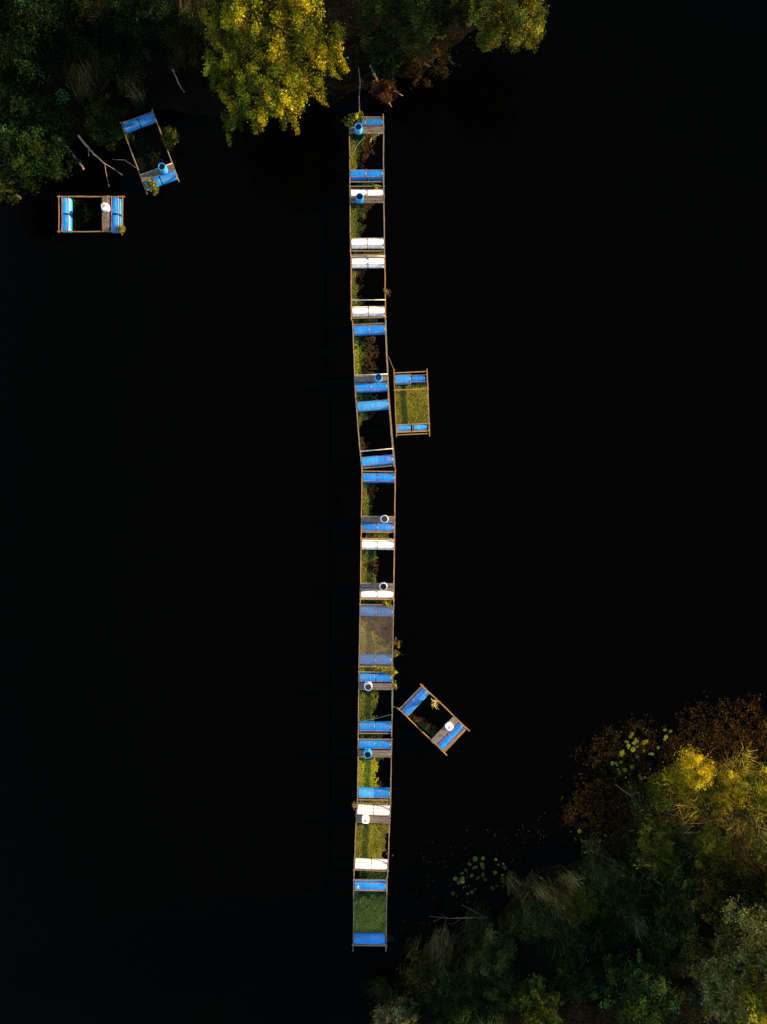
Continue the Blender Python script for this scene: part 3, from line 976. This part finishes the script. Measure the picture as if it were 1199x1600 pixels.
YG2 = [(.06, .075, .008), (.045, .06, .008), (.085, .09, .010), (.03, .045, .008)]
YG = [(.17, .17, .012), (.12, .14, .012), (.22, .19, .014), (.07, .10, .012)]
raft_sprig('leafy green plant spilling over the corner of the overgrown raft', 548, 190, 9, YG2, 26, 30, .10, 201)
raft_sprig('yellow green plant at the pale trunk on the overgrown raft', 563, 184, 9, YG, 18, 22, .10, 202)
raft_sprig('bright leaves along the deck edge of the overgrown raft', 585, 213, 7, YG, 8, 14, .08, 203, zc=.5)
raft_sprig('tiny yellow tuft on the top bar of the upper white drum raft', 588, 292, 4, YG, 6, 18, .07, 204, zc=.5)
raft_sprig('yellow green tuft growing on the shaded tilted raft', 238.5, 290, 9, YG, 24, 40, .08, 205)
raft_sprig('yellow weed clump in the gap above the net covered raft', 604, 941, 8, YG, 16, 26, .08, 206, zb=.02, zc=.3)
raft_sprig('straggling brown weed along the rail of the net covered raft', 619, 1003, 7, [(.15, .10, .02), (.10, .075, .02), (.07, .06, .015)], 14, 20, .08, 207, zb=.02, zc=.15)
raft_sprig('straw coloured weed below the brown weed by the rail', 618, 1019, 6, [(.15, .11, .02), (.10, .085, .02)], 10, 18, .08, 217, zb=.02, zc=.15)
raft_sprig('yellow weed tuft at the corner below the net cover', 612, 1049, 7, YG, 12, 20, .08, 208, zb=.2, zc=.45)
raft_sprig('small yellow leaf cluster by the barrel deck end', 616, 1070, 4, YG, 8, 16, .08, 209, zb=.05, zc=.3)
raft_sprig('dry yellow tuft at the corner of the sideways raft', 191, 357, 5, YG, 10, 18, .08, 210, zb=.3, zc=.5)
raft_sprig('straw tuft at the upper corner of the canister raft', 555.5, 1258, 4, [(.2, .15, .05), (.15, .12, .04)], 6, 16, .06, 211, zb=.3, zc=.48)
raft_sprig('low weed sprouting beside the last raft corner', 608, 1465, 6, 'olive', 10, 14, .08, 212, zb=.0, zc=.1)
raft_sprig('brownish weed tuft on the far rail of the skew raft gap', 605, 455, 4, [(.16, .10, .02), (.1, .07, .02)], 6, 14, .06, 213, zb=.25, zc=.42)


# grass tussocks and reeds: arching tapered blades
def tussock(name, label, cat, px, py, rpx, n, length, pal, tip, seed, lean=(0, 0), width=.017, plume=None, spread=.5, zb=None, group='grass tussocks on the banks', radial=False):
    rng = np.random.default_rng(seed)
    g = gz(px, py) - .03 if zb is None else zb
    P = W(px, py, max(g, 0))
    root = thing(name, label, cat, (P.x, P.y, g), 0, group)
    R = rpx / S
    if not radial:
        n, length = int(n * 1.7), length * .78
    # several tufts, each combed its own way
    nt = max(3, int(n / 100)) if not radial else 1
    tc_ = rng.normal(size=(nt, 2)) * R * .5 * (not radial)
    tl = rng.normal(size=(nt, 2)) * .30 + np.array(lean) * 2.0
    tb = np.exp(rng.normal(size=nt) * .45)
    ti_ = rng.integers(0, nt, n)
    b = np.column_stack([tc_[ti_] + rng.normal(size=(n, 2)) * R * spread * .22, np.zeros(n)])
    bx = b[:, :2] + np.array(P[:2])
    b[:, 2] = np.maximum(ground_z(bx[:, 0] * S + 599.5, 800 - bx[:, 1] * S), -.05) - g if zb is None else 0
    t2 = rng.random(n) * 2 * PI
    L = length * rng.uniform(.35, 1.3, n)
    out = rng.uniform(.1, .7, n)
    d = np.column_stack([np.cos(t2) * out * .75, np.sin(t2) * out * .75]) + tl[ti_]
    side = np.column_stack([-d[:, 1], d[:, 0], np.zeros(n)])
    side = unit(side + rng.normal(size=(n, 3)) * .3)
    K = 5
    Vs, Cs = np.empty((n, K * 2, 3)), np.empty((n, K * 2, 3))
    br = (np.exp(rng.normal(size=n) * .6) * .9 * tb[ti_])[:, None]
    cb = np.clip(pick(rng, pal, n) * br * .8, 0, .5)
    ct = np.clip(pick(rng, tip, n) * br * 1.25, 0, .5)
    kink = rng.normal(size=(n, 2)) * .22
    wb = width * rng.uniform(.6, 1.9, n)
    for k in range(K):
        t = k / (K - 1)
        x = d * (L * t ** 1.4)[:, None] * .8 + kink * (t * t) * L[:, None]
        z = L * (t * (1.15 - .75 * t * out))
        c = b + np.column_stack([x, z])
        w = (wb * (1 - t * .85) * .5)[:, None]
        Vs[:, 2 * k] = c - side * w
        Vs[:, 2 * k + 1] = c + side * w
        Cs[:, 2 * k] = Cs[:, 2 * k + 1] = cb * (1 - t) + ct * t
    base = (np.arange(n) * K * 2)[:, None]
    F = np.concatenate([base + np.array([[2 * k, 2 * k + 1, 2 * k + 3, 2 * k + 2]]) for k in range(K - 1)], 0)
    link('blades', fast_mesh('blades', Vs.reshape(-1, 3), F, Cs.reshape(-1, 3), M['blade'], True), root)
    if plume is not None:
        m_ = max(5, n // 90)
        ti = rng.choice(n, m_, replace=False)
        tips = (Vs[ti, -1] + Vs[ti, -2]) / 2
        per = 12
        Pp = np.repeat(tips, per, 0) + np.outer(rng.normal(size=m_ * per), (.07, .03, .02)) + rng.normal(size=(m_ * per, 3)) * .018
        C = np.repeat(pick(rng, plume, m_), per, 0) * rng.uniform(.7, 1.3, (m_ * per, 1))
        V, F, Cv = leaf_arrays(rng, Pp, C, np.full(m_ * per, .06), .4, .3)
        tag(link('plumes', fast_mesh('plumes', V, F, Cv, M['blade']), root), kind='stuff')
    return root


STRAW = [(0.0748, 0.0595, 0.0214), (0.0408, 0.0374, 0.0122), (0.1020, 0.0833, 0.0321), (0.0221, 0.0238, 0.0077)]
GRS = [(0.0097, 0.0225, 0.0054), (0.0060, 0.0142, 0.0041), (0.0180, 0.0270, 0.0054)]
GREY = [(0.0180, 0.0255, 0.0095), (0.0120, 0.0195, 0.0068), (0.0300, 0.0330, 0.0135)]
SUNLIT_GRS = [(.34, .25, .012), (.18, .155, .012), (.42, .30, .014), (.09, .09, .010)]  # golden blades with sunlight raised into their colour
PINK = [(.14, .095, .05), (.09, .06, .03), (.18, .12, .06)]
for args in [
    ('bushy straw tipped grass tussock beside the bare branches', 868, 1392, 40, 1500, 1.3, GRS, STRAW, 301, (.1, -.1)),
    ('dry tussock behind the bare grey branch', 762, 1452, 38, 1100, 1.2, GRS, GREY, 302, (-.1, -.1)),
    ('grey green tussock below the bare grey branch', 705, 1482, 34, 900, 1.2, GREY, STRAW, 303, (-.15, -.15)),
    ('green arching tussock under the dry tussock', 722, 1520, 30, 700, 1.3, GRS, GREY, 304, (0, -.2)),
    ('grey grass tussock beside the small pale stick', 952, 1365, 44, 1600, 1.2, GRS, GREY, 305, (-.05, -.2)),
    ('broad grey reed clump with buff seed heads', 1015, 1305, 52, 1900, 1.3, GRS, GREY, 306, (0, -.1)),
    ('brownish reed clump with pinkish seed heads by the sunlit patch', 1090, 1288, 50, 1500, 1.3, GRS, STRAW, 307, (.05, -.1)),
    ('sunlit golden grass clump above the reeds', 1076, 1212, 40, 1500, 1.25, SUNLIT_GRS, SUNLIT_GRS, 308, (-.1, .15)),
    ('sunlit yellow green reed clump at the edge of the weed bed', 1132, 1240, 46, 1500, 1.3, SUNLIT_GRS, [(.2, .17, .03), (.14, .13, .03)], 309, (.1, .1)),
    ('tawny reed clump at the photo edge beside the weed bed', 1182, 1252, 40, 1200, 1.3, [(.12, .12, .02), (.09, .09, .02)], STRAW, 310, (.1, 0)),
    ('dim reed clump along the top of the mossy bush', 1150, 1320, 42, 1100, 1.3, GRS, STRAW, 311, (.1, -.1)),
    ('tall feathery reeds just below the last raft', 603, 1548, 26, 500, 1.6, GRS, GREY, 312, (-.1, .25)),
    ('dark trailing grass under the straw tipped tussock', 890, 1450, 36, 900, 1.4, [(.015, .035, .012), (.02, .04, .015)], GRS, 313, (0, -.3)),
    ('dark grass below the grey tussock', 975, 1420, 36, 900, 1.4, [(.015, .03, .012), (.02, .035, .015)], GREY, 314, (0, -.3)),
    ('dim grass at the bottom edge beside the slim bush', 745, 1570, 40, 800, 1.3, [(.015, .03, .01), (.02, .03, .012)], GRS, 315, (0, -.2)),
    ('sparse thin grass beside the tall feathery reeds', 672, 1555, 26, 350, 1.2, [(.02, .03, .01)], GRS, 316, (0, .2)),
    ('pale drooping grass tuft on the wooded bank above the mossy bush', 140, 150, 30, 500, 1.3, [(.03, .035, .012)], STRAW, 317, (.05, .2)),
    ('pale grass tuft on the bank above the shaded raft', 205, 132, 26, 450, 1.3, [(.03, .035, .012)], STRAW, 318, (0, .2)),
    ('dim grass tuft between the two pale grass tufts', 172, 112, 26, 400, 1.3, [(.02, .03, .01)], GREY, 319, (0, .2)),
    ('pale grass beside the golden tree top', 300, 30, 24, 300, 1.2, [(.03, .04, .012)], STRAW, 320, (.1, .1)),
    ('grey grass under the olive bush near the grey log', 290, 92, 24, 350, 1.2, [(.03, .035, .012)], STRAW, 321, (.1, .2)),
]:
    lb, x, y, r, n, Ln, pl, tp, sd, ln = args
    tussock('grass_tussock', lb, 'grass', x, y, r, n, Ln, pl, tp, sd, ln,
            plume=PINK if sd in (306, 307, 309, 310, 305) else None, spread=.75)
tussock('dead_plant', 'withered straw coloured plant hanging over the tilted raft rail', 'plant', 677, 1096, 12, 60, .6,
        [(.40, .26, .08), (.3, .19, .06)], [(.5, .34, .13), (.36, .25, .09)], 330, (-.05, -.1), .075, spread=.3, zb=.42, group=None, radial=True)


# ------------------------------------------------------------------ water lilies
def pad_mesh(mat):
    n = 14
    vs = [(0, 0, 0)] + [(math.cos(t), math.sin(t), .03 * math.sin(3 * t)) for t in np.linspace(.22, 2 * PI - .22, n)]
    mb = MB().add(vs, [(0, i, i + 1) for i in range(1, n)], True)
    m_ = mb.mesh('lily_pad')
    m_.materials.append(M[mat])
    return m_


PAD = {k: pad_mesh(k) for k in ('pad', 'padshaded')}


def lilies(label, pts, seed, r0=.15, lift=0.0):
    rng = random.Random(seed)
    cx = sum(p[0] for p in pts) / len(pts)
    cy = sum(p[1] for p in pts) / len(pts)
    c = W(cx, cy)
    root = thing('water_lily', label, 'water lily', (c.x, c.y, 0), 0, 'water lilies near the lower bank')
    for i, (x, y) in enumerate(pts):
        P = W(x, y)
        o = link('lily_pad', PAD['padshaded' if seed in (2, 3) and rng.random() < .85 else 'pad'], root)
        o.location = (P.x - c.x, P.y - c.y, .014 + lift + rng.uniform(0, .02))
        o.rotation_euler = (rng.uniform(-.12, .12), rng.uniform(-.12, .12), rng.uniform(0, 6.28))
        r = r0 * rng.choice((.45, .6, .75, .85, 1, 1.15))
        o.scale = (r, r * rng.uniform(.6, 1), r)


A1 = [(450, 305), (440, 320), (470, 335), (480, 345), (455, 355), (430, 370), (430, 383), (455, 390), (478, 375), (515, 352), (530, 345), (420, 348),
      (515, 398), (545, 415), (560, 415), (478, 430), (395, 410), (390, 420), (388, 460), (365, 470), (342, 467), (370, 500), (380, 518), (410, 503),
      (445, 490), (450, 485), (415, 545), (500, 550), (520, 545), (490, 535), (430, 570), (550, 497), (568, 565), (630, 282), (662, 290), (637, 320),
      (630, 335), (595, 380), (618, 460), (845, 455), (870, 490), (440, 600), (540, 625), (610, 580), (625, 590), (455, 300), (465, 352), (402, 398)]
A2 = [(385, 230), (430, 228), (352, 262), (330, 297), (375, 285), (390, 280), (425, 265), (430, 285), (308, 315), (300, 350), (310, 345), (290, 370),
      (350, 388), (365, 328), (340, 340), (405, 338), (430, 325), (445, 352), (500, 312), (545, 325), (545, 345), (580, 350), (585, 305), (550, 260),
      (560, 285), (520, 265), (315, 400), (385, 408), (365, 425), (340, 435), (275, 450), (255, 433), (485, 400), (510, 390), (395, 348), (600, 312),
      (268, 348), (505, 235), (325, 392), (308, 362)]
A3 = [(945, 72), (995, 70), (1010, 128), (970, 112), (1060, 125), (1110, 37), (1145, 95), (1130, 150), (1160, 140)]
lilies('bright water lily patch at the edge of the brown weed bed', [(860 + x / 3.537, 1060 + y / 3.537) for x, y in A1], 1, .135, .07)
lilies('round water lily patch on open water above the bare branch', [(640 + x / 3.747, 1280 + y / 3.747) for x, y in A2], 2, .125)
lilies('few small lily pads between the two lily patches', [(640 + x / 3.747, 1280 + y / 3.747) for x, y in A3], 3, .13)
lilies('single lily pad floating beside the olive weed raft', [(613.8, 1336.5)], 4, .12)


# ------------------------------------------------------------------ weed beds and undergrowth (nobody could count these)
def weed_bed(label, poly, n, pal, seed, size, thresh, zmax=.05, f=.8, name='floating_weeds'):
    rng = np.random.default_rng(seed)
    poly = np.array(poly, float)
    lo, hi = poly.min(0) - 45, poly.max(0) + 45
    p = rng.random((n, 2)) * (hi - lo) + lo
    ins = np.zeros(n, bool)
    dist = np.full(n, 1e9)
    m_ = len(poly)
    for i in range(m_):
        a_, b_ = poly[i], poly[(i + 1) % m_]
        cr = (a_[1] > p[:, 1]) != (b_[1] > p[:, 1])
        with np.errstate(divide='ignore', invalid='ignore'):
            xx = (b_[0] - a_[0]) * (p[:, 1] - a_[1]) / (b_[1] - a_[1] + 1e-9) + a_[0]
        ins ^= cr & (p[:, 0] < xx)
        ab = b_ - a_
        t = np.clip(((p - a_) @ ab) / (ab @ ab), 0, 1)
        dist = np.minimum(dist, np.linalg.norm(p - a_ - t[:, None] * ab, axis=1))
    sd = np.where(ins, dist, -dist) / S
    x, y = p[:, 0] / S, p[:, 1] / S
    nz1, nz2 = fbm(x, y, seed, f), fbm(x, y, seed + 4, f * 4)
    keep = (rng.random(n) < np.clip((sd * .8 + (nz1 - .5) * 2.6 + (nz2 - .5) * 1.6) / 1.3, 0, 1)) & (rng.random(n) < np.clip((nz2 - thresh) * 4, .03, 1))
    p, nz2 = p[keep], nz2[keep]
    k = len(p)
    g = np.maximum(ground_z(p[:, 0], p[:, 1]), 0)
    P = np.column_stack([(p[:, 0] - 599.5) / S, (800 - p[:, 1]) / S, g + .012 + rng.random(k) * zmax])
    C = pick(rng, pal, k) * (.5 + nz2)[:, None] * rng.uniform(.6, 1.4, (k, 1))
    V, F, Cv = leaf_arrays(rng, P, C, np.full(k, size), .4, .8)
    o = link(name, fast_mesh(name, V, F, Cv, M['algae']))
    return tag(o, label, 'weeds' if name != 'undergrowth' else 'undergrowth', None, 'stuff')


BRN = [(0.0161, 0.0082, 0.0017), (0.0087, 0.0048, 0.0014), (0.0279, 0.0150, 0.0035), (0.0043, 0.0034, 0.0014), (0.0465, 0.0286, 0.0084)]
weed_bed('brown floating weed bed off the lower bank', [(1280, 1080), (1199, 1092), (1110, 1092), (1050, 1120), (960, 1140), (900, 1185), (870, 1230), (880, 1290),
         (930, 1330), (1000, 1290), (1100, 1260), (1260, 1230)], 170000, BRN, 401, .075, .22, .08)
weed_bed('weed coloured orange as if catching the sun at the photo edge beside the brown weed bed', [(1290, 1085), (1190, 1100), (1110, 1105), (1060, 1150), (1100, 1200), (1180, 1210), (1290, 1200)],
         50000, [(0.0558, 0.0277, 0.0042), (0.0310, 0.0145, 0.0028), (0.0806, 0.0429, 0.0070), (0.0124, 0.0066, 0.0021)], 406, .075, .40, .14)  # extra bed; its bright orange imitates sun on the brown flakes
weed_bed('faint brown weed on the water round the round lily patch', [(880, 1250), (780, 1290), (660, 1320), (620, 1400), (615, 1480), (660, 1480), (740, 1420), (860, 1370), (920, 1330)],
         16000, [(.012, .009, .004), (.02, .013, .005), (.008, .010, .004)], 402, .09, .55, .02)
weed_bed('faint brown weed on the water below the upper bank', [(640, 60), (760, 50), (720, 110), (640, 130), (560, 150), (540, 110)], 5000,
         [(.02, .012, .005), (.012, .009, .004)], 403, .10, .45, .04)
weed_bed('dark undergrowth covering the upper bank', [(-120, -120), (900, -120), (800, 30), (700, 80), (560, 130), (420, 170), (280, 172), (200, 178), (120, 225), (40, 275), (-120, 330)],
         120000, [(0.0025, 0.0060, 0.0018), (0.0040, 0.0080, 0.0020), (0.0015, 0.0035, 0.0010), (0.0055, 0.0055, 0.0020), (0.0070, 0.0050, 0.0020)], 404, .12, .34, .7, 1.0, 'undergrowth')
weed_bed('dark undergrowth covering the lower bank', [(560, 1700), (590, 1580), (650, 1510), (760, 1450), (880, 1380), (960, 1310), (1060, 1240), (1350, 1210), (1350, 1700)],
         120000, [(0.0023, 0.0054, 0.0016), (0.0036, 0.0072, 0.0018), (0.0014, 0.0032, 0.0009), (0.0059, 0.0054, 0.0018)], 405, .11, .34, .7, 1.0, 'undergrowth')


# ------------------------------------------------------------------ logs, roots and bare branches
def wood(name, label, cat, lines, mat, seed, parts=('log',)):
    """lines: [((px, py, z, radius), ...), ...]; the first is the stem, the others its side branches."""
    rng = random.Random(seed)
    b = W(*lines[0][0][:3])
    root = thing(name, label, cat, b)
    for i, ln in enumerate(lines):
        P, R = [], []
        pts = [(W(x, y, z) - b, r * .52) for x, y, z, r in ln]
        for (p0, r0), (p1, r1) in zip(pts[:-1], pts[1:]):
            for k in range(4):
                t = k / 4
                q = p0.lerp(p1, t)
                j = r0 * .45
                P.append(q + Vector((rng.uniform(-j, j), rng.uniform(-j, j), rng.uniform(-j, j) * .4)))
                R.append((r0 + (r1 - r0) * t) * rng.uniform(.86, 1.12))
        P.append(pts[-1][0])
        R.append(pts[-1][1])
        MB().tube(P, R, 8).build('stem' if i == 0 else 'side_branch', M[mat], root)
    return root


wood('drowned_log', 'short curved pale log lying in the water below the dark tree', 'log', [[(103, 227, .5, .09), (116, 243, .25, .10), (126, 256, .12, .10), (131, 265, .02, .10)]], 'dead', 1)
wood('drowned_branch', 'long forked bare branch reaching into the water', 'branch',
     [[(122, 212, .6, .13), (138, 230, .4, .12), (150, 244, .25, .07), (164, 256, .15, .045), (180, 265, .08, .03), (192, 274, .02, .015)],
      [(164, 256, .15, .035), (166, 270, .1, .03), (171, 292, .02, .015)], [(138, 234, .35, .03), (139, 244, .1, .02)]], 'dead', 2)
wood('drowned_log', 'grey log leaning off the bank left of the golden tree', 'log', [[(270, 108, 1.2, .07), (276, 122, .8, .08), (283, 137, .4, .06), (292, 148, .05, .05)]], 'dead', 3)
wood('thin_trunk', 'slim pale trunk running down to the overgrown raft', 'trunk', [[(561, 105, 1.4, .05), (563, 130, 1.0, .045), (561, 155, .7, .05), (562.5, 182, .44, .055)],
      [(561, 120, 1.2, .02), (568, 128, 1.1, .01)]], 'twig', 4)
wood('fallen_trunk', 'pale trunk coming out under the small dark green bush', 'trunk', [[(579, 103, 1.3, .11), (586, 117, .9, .12), (592, 132, .6, .10)]], 'dead', 5)
wood('bare_root', 'pale curved root sticking out of the brown dead bush', 'root', [[(596, 146, .5, .09), (600, 153, .4, .11), (606, 158, .3, .07), (612.5, 167, .05, .03)]], 'dead', 6)
wood('bare_root', 'short straight pale root beside the curved root', 'root', [[(615, 141, .5, .06), (622, 145, .4, .05), (629.5, 149.5, .25, .04)]], 'dead', 7)
wood('bare_branch', 'bare grey branch with twigs lying over the dark water', 'branch',
     [[(762, 1434, .5, 0.036), (735, 1434, .45, 0.030), (705, 1435, .4, 0.021), (672, 1432, .3, 0.007)], [(757, 1433, .5, 0.021), (742, 1424, .45, 0.018), (722, 1414, .4, 0.009)],
      [(698, 1435, .38, 0.015), (696, 1446, .3, 0.007)], [(698, 1434, .38, 0.018), (689, 1429, .45, 0.007)], [(722, 1435, .4, 0.012), (708, 1444, .3, 0.011), (700, 1443, .3, 0.007)],
      [(690, 1434, .35, 0.009), (678, 1440, .3, 0.007)], [(712, 1444, .25, 0.007), (728, 1455, .2, 0.007)]], 'twig', 8)
wood('stick', 'small pale stick beside the grey tussock', 'stick', [[(923, 1329, .25, .02), (930, 1333, .2, .03), (937, 1338, .15, .025)]], 'dead', 9)
wood('stick', 'slanting bare stick between the two dry tussocks', 'stick', [[(814, 1411, .5, .015), (820, 1403, .45, .02), (826, 1394, .5, .025)]], 'dead', 10)
wood('bare_branch', 'thin bare branch in front of the golden grass', 'branch', [[(1000, 1238, .5, .02), (985, 1243, .4, .03), (962, 1226, .4, .015)]], 'twig', 11)
wood('bare_branch', 'thin twig lying among dim grass near the bottom edge', 'branch', [[(690, 1540, .7, .02), (668, 1528, .6, .014), (655, 1541, .5, .01)]], 'twig', 12)
